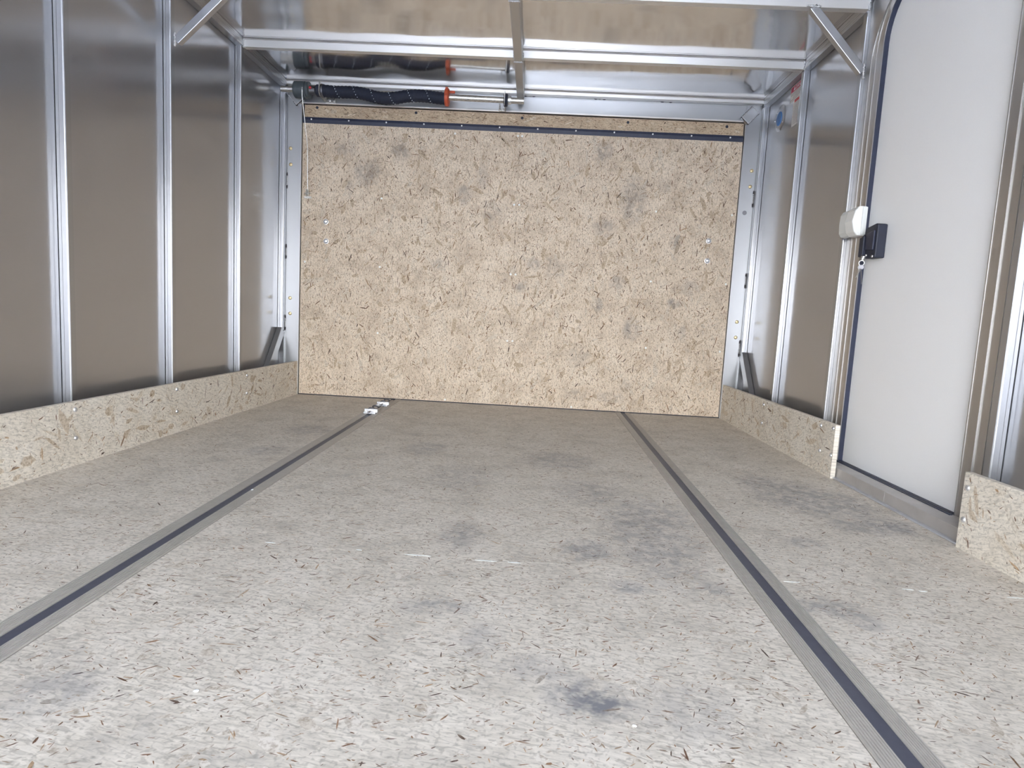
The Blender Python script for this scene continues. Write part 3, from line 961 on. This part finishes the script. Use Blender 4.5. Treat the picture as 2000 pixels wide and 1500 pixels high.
bm = bmesh.new()
lathe(bm, [(0, .006), (.008, .006), (.009, .004)], (0, -1, .1), (-1.090, YS - .018, zs(-1.09) + .004), 10)
fin('set_screw', bm, 'red', hub)
bm = bmesh.new()
lathe(bm, [(0, .022), (.004, .027), (.016, .027), (.020, .022)], (1, 0, -.008), (-1.068, YS, zs(-1.068)), 20)
fin('bearing', bm, 'black', sp, smooth=True)
def bracket(x, s, nm):
    bm = bmesh.new()
    z = zs(x)
    prism(bm, [(YS - .030, z + .028), (YS - .022, z + .034), (3.047, z + .034), (3.047, z - .024), (3.015, z - .030), (YS - .020, z - .026), (YS - .030, z - .012)], 'x', x - .0015, x + .0015)
    box(bm, (x - .002, 3.036, z - .028), (x + s * .045 if s > 0 else x + .002, 3.047, z - .004)) if s > 0 else box(bm, (x + s * .030, 3.036, z - .026), (x + .002, 3.047, z - .014))
    b = fin(nm, bm, 'steel', sp, bevel=.0006)
    return b
bk = bracket(-1.047, 1, 'bracket')
for dx in (.018, .038):
    bm = bmesh.new()
    lathe(bm, [(0, .006), (.006, .006), (.008, .004), (.008, 0)], (0, -1, 0), (-1.047 + dx, 3.036, zs(-1.04) - .018), 8)
    fin('bolt', bm, 'zinc', bk)
bm = bmesh.new()
lathe(bm, [(0, .029), (.004, .031), (.012, .030), (.016, .024)], (1, 0, -.008), (-1.045, YS, zs(-1.045)), 22)
fin('end_cone', bm, 'dark_steel', sp, smooth=True)
# sleeved spring, sagging in waves
KEY = [(-1.040, 1.4345), (-.985, 1.4315), (-.93, 1.4345), (-.886, 1.4355), (-.83, 1.427), (-.79, 1.4150), (-.744, 1.4105), (-.70, 1.4145), (-.65, 1.4270), (-.603, 1.4320), (-.56, 1.4320), (-.51, 1.4260), (-.468, 1.4225)]
def kz(x):
    for (a, za), (b, zb) in zip(KEY, KEY[1:]):
        if x <= b:
            t = max(0, (x - a) / (b - a))
            t = t * t * (3 - 2 * t) * .5 + t * .5
            return za + (zb - za) * t
    return KEY[-1][1]
N = 96
pts, rad = [], []
for k in range(N + 1):
    x = -1.036 + .572 * k / N
    z = sum(kz(x + d) for d in (-.02, -.01, 0, .01, .02)) / 5
    pts.append((x, YS + .004 * math.sin(x * 19), z))
    rad.append(.0268 + .0011 * math.sin(k * 2.2))
bm = bmesh.new()
tube(bm, pts, rad, 24)
slv = fin('spring_sleeve', bm, 'sleeve', sp, smooth=True)
bm = bmesh.new()
for h in range(7):
    xs = -.985 + h * .085
    for k in range(7):
        x = xs + k * .0052
        if x > -.47:
            continue
        i = min(N, max(0, int((x + 1.036) / .572 * N)))
        a = math.radians(150 - k * 24)
        c = Vector(pts[i]) + Vector((0, -math.sin(a), math.cos(a) * -1)) * (rad[i] + .0006) * 1.0
        c = Vector(pts[i]) + Vector((x - pts[i][0], -math.sin(a) * (rad[i] + .0004), -math.cos(a) * (rad[i] + .0004)))
        blob(bm, c, (.0018, .0014, .0024))
st = fin('stitching', bm, 'thread', slv, smooth=True)
st['kind'] = 'stuff'
bm = bmesh.new()
lathe(bm, [(0, .034), (.002, .0385), (.016, .0390), (.018, .036), (.020, .022)], (1, 0, -.008), (-.469, YS, zs(-.469) - .001), 26)
oc = fin('winding_cone', bm, 'orange', sp, smooth=True)
oc['label'] = 'orange winding cone'
boxo('lug', (-.452, YS - .006, zs(-.45) + .018), (-.424, YS + .006, zs(-.45) + .028), 'orange', oc, .001)
boxo('lug', (-.468, YS - .010, zs(-.45) + .034), (-.456, YS + .010, zs(-.45) + .042), 'orange', oc, .001)
bk2 = bracket(-.193, -1, 'bracket')
bm = bmesh.new()
lathe(bm, [(0, .024), (.003, .0285), (.009, .0285), (.010, .024), (.012, .0285), (.017, .027), (.019, .020)], (1, 0, -.008), (-.198, YS, zs(-.198)), 22)
fin('bearing', bm, 'black', sp, smooth=True)
bm = bmesh.new()
lathe(bm, [(0, .0185), (.011, .0185), (.012, .016)], (1, 0, -.008), (-.176, YS, zs(-.176)), 20)
fin('shaft_collar', bm, 'zinc', sp, smooth=True)
for dx in (-.026, -.010):
    bm = bmesh.new()
    lathe(bm, [(0, .005), (.006, .005), (.008, .003), (.008, 0)], (0, -1, 0), (-.193 + dx, 3.036, zs(-.19) - .020), 8)
    fin('bolt', bm, 'zinc', bk2)
boxo('bracket_tab', (-.224, 3.018, zs(-.22) - .024), (-.219, 3.047, zs(-.22) + .006), 'steel', sp, .0006)
bm = bmesh.new()
tube(bm, [(-1.122, YS - .036, zs(-1.12)), (-1.124, YS - .030, 1.40), (-1.127, 3.02, 1.20), (-1.134, YD - .009, 1.004)], .0017, 8)
fin('lift_cable', bm, 'steel', sp, smooth=True)

# ------------------------------------------------------------------ crumbs on the floor
for k, (x, y, a, b, h, rz, lab) in enumerate(((-.361, .652, .003, .0018, .002, .2, 'tiny white plastic crumb on the floor left of the dark boot mark'), (.136, .647, .0028, .0014, .0015, -.3, 'tiny white plastic crumb on the floor just below the dark boot mark'), (-.646, 1.413, .003, .002, .002, .5, 'tiny white crumb lying on the left floor track'))):
    bm = bmesh.new()
    prism(bm, [(-a, -b * .7), (a * .6, -b), (a, b * .2), (a * .3, b), (-a * .8, b * .7)], 'z', 0, h)
    bmesh.ops.rotate(bm, matrix=Matrix.Rotation(rz, 3, 'Z'), verts=bm.verts)
    bmesh.ops.translate(bm, vec=(x, y, .0026 if k == 2 else .0004), verts=bm.verts)
    o = fin('crumb', bm, 'chip', None, bevel=.0006)
    tag(o, lab, 'crumb', 'crumbs on the floor')
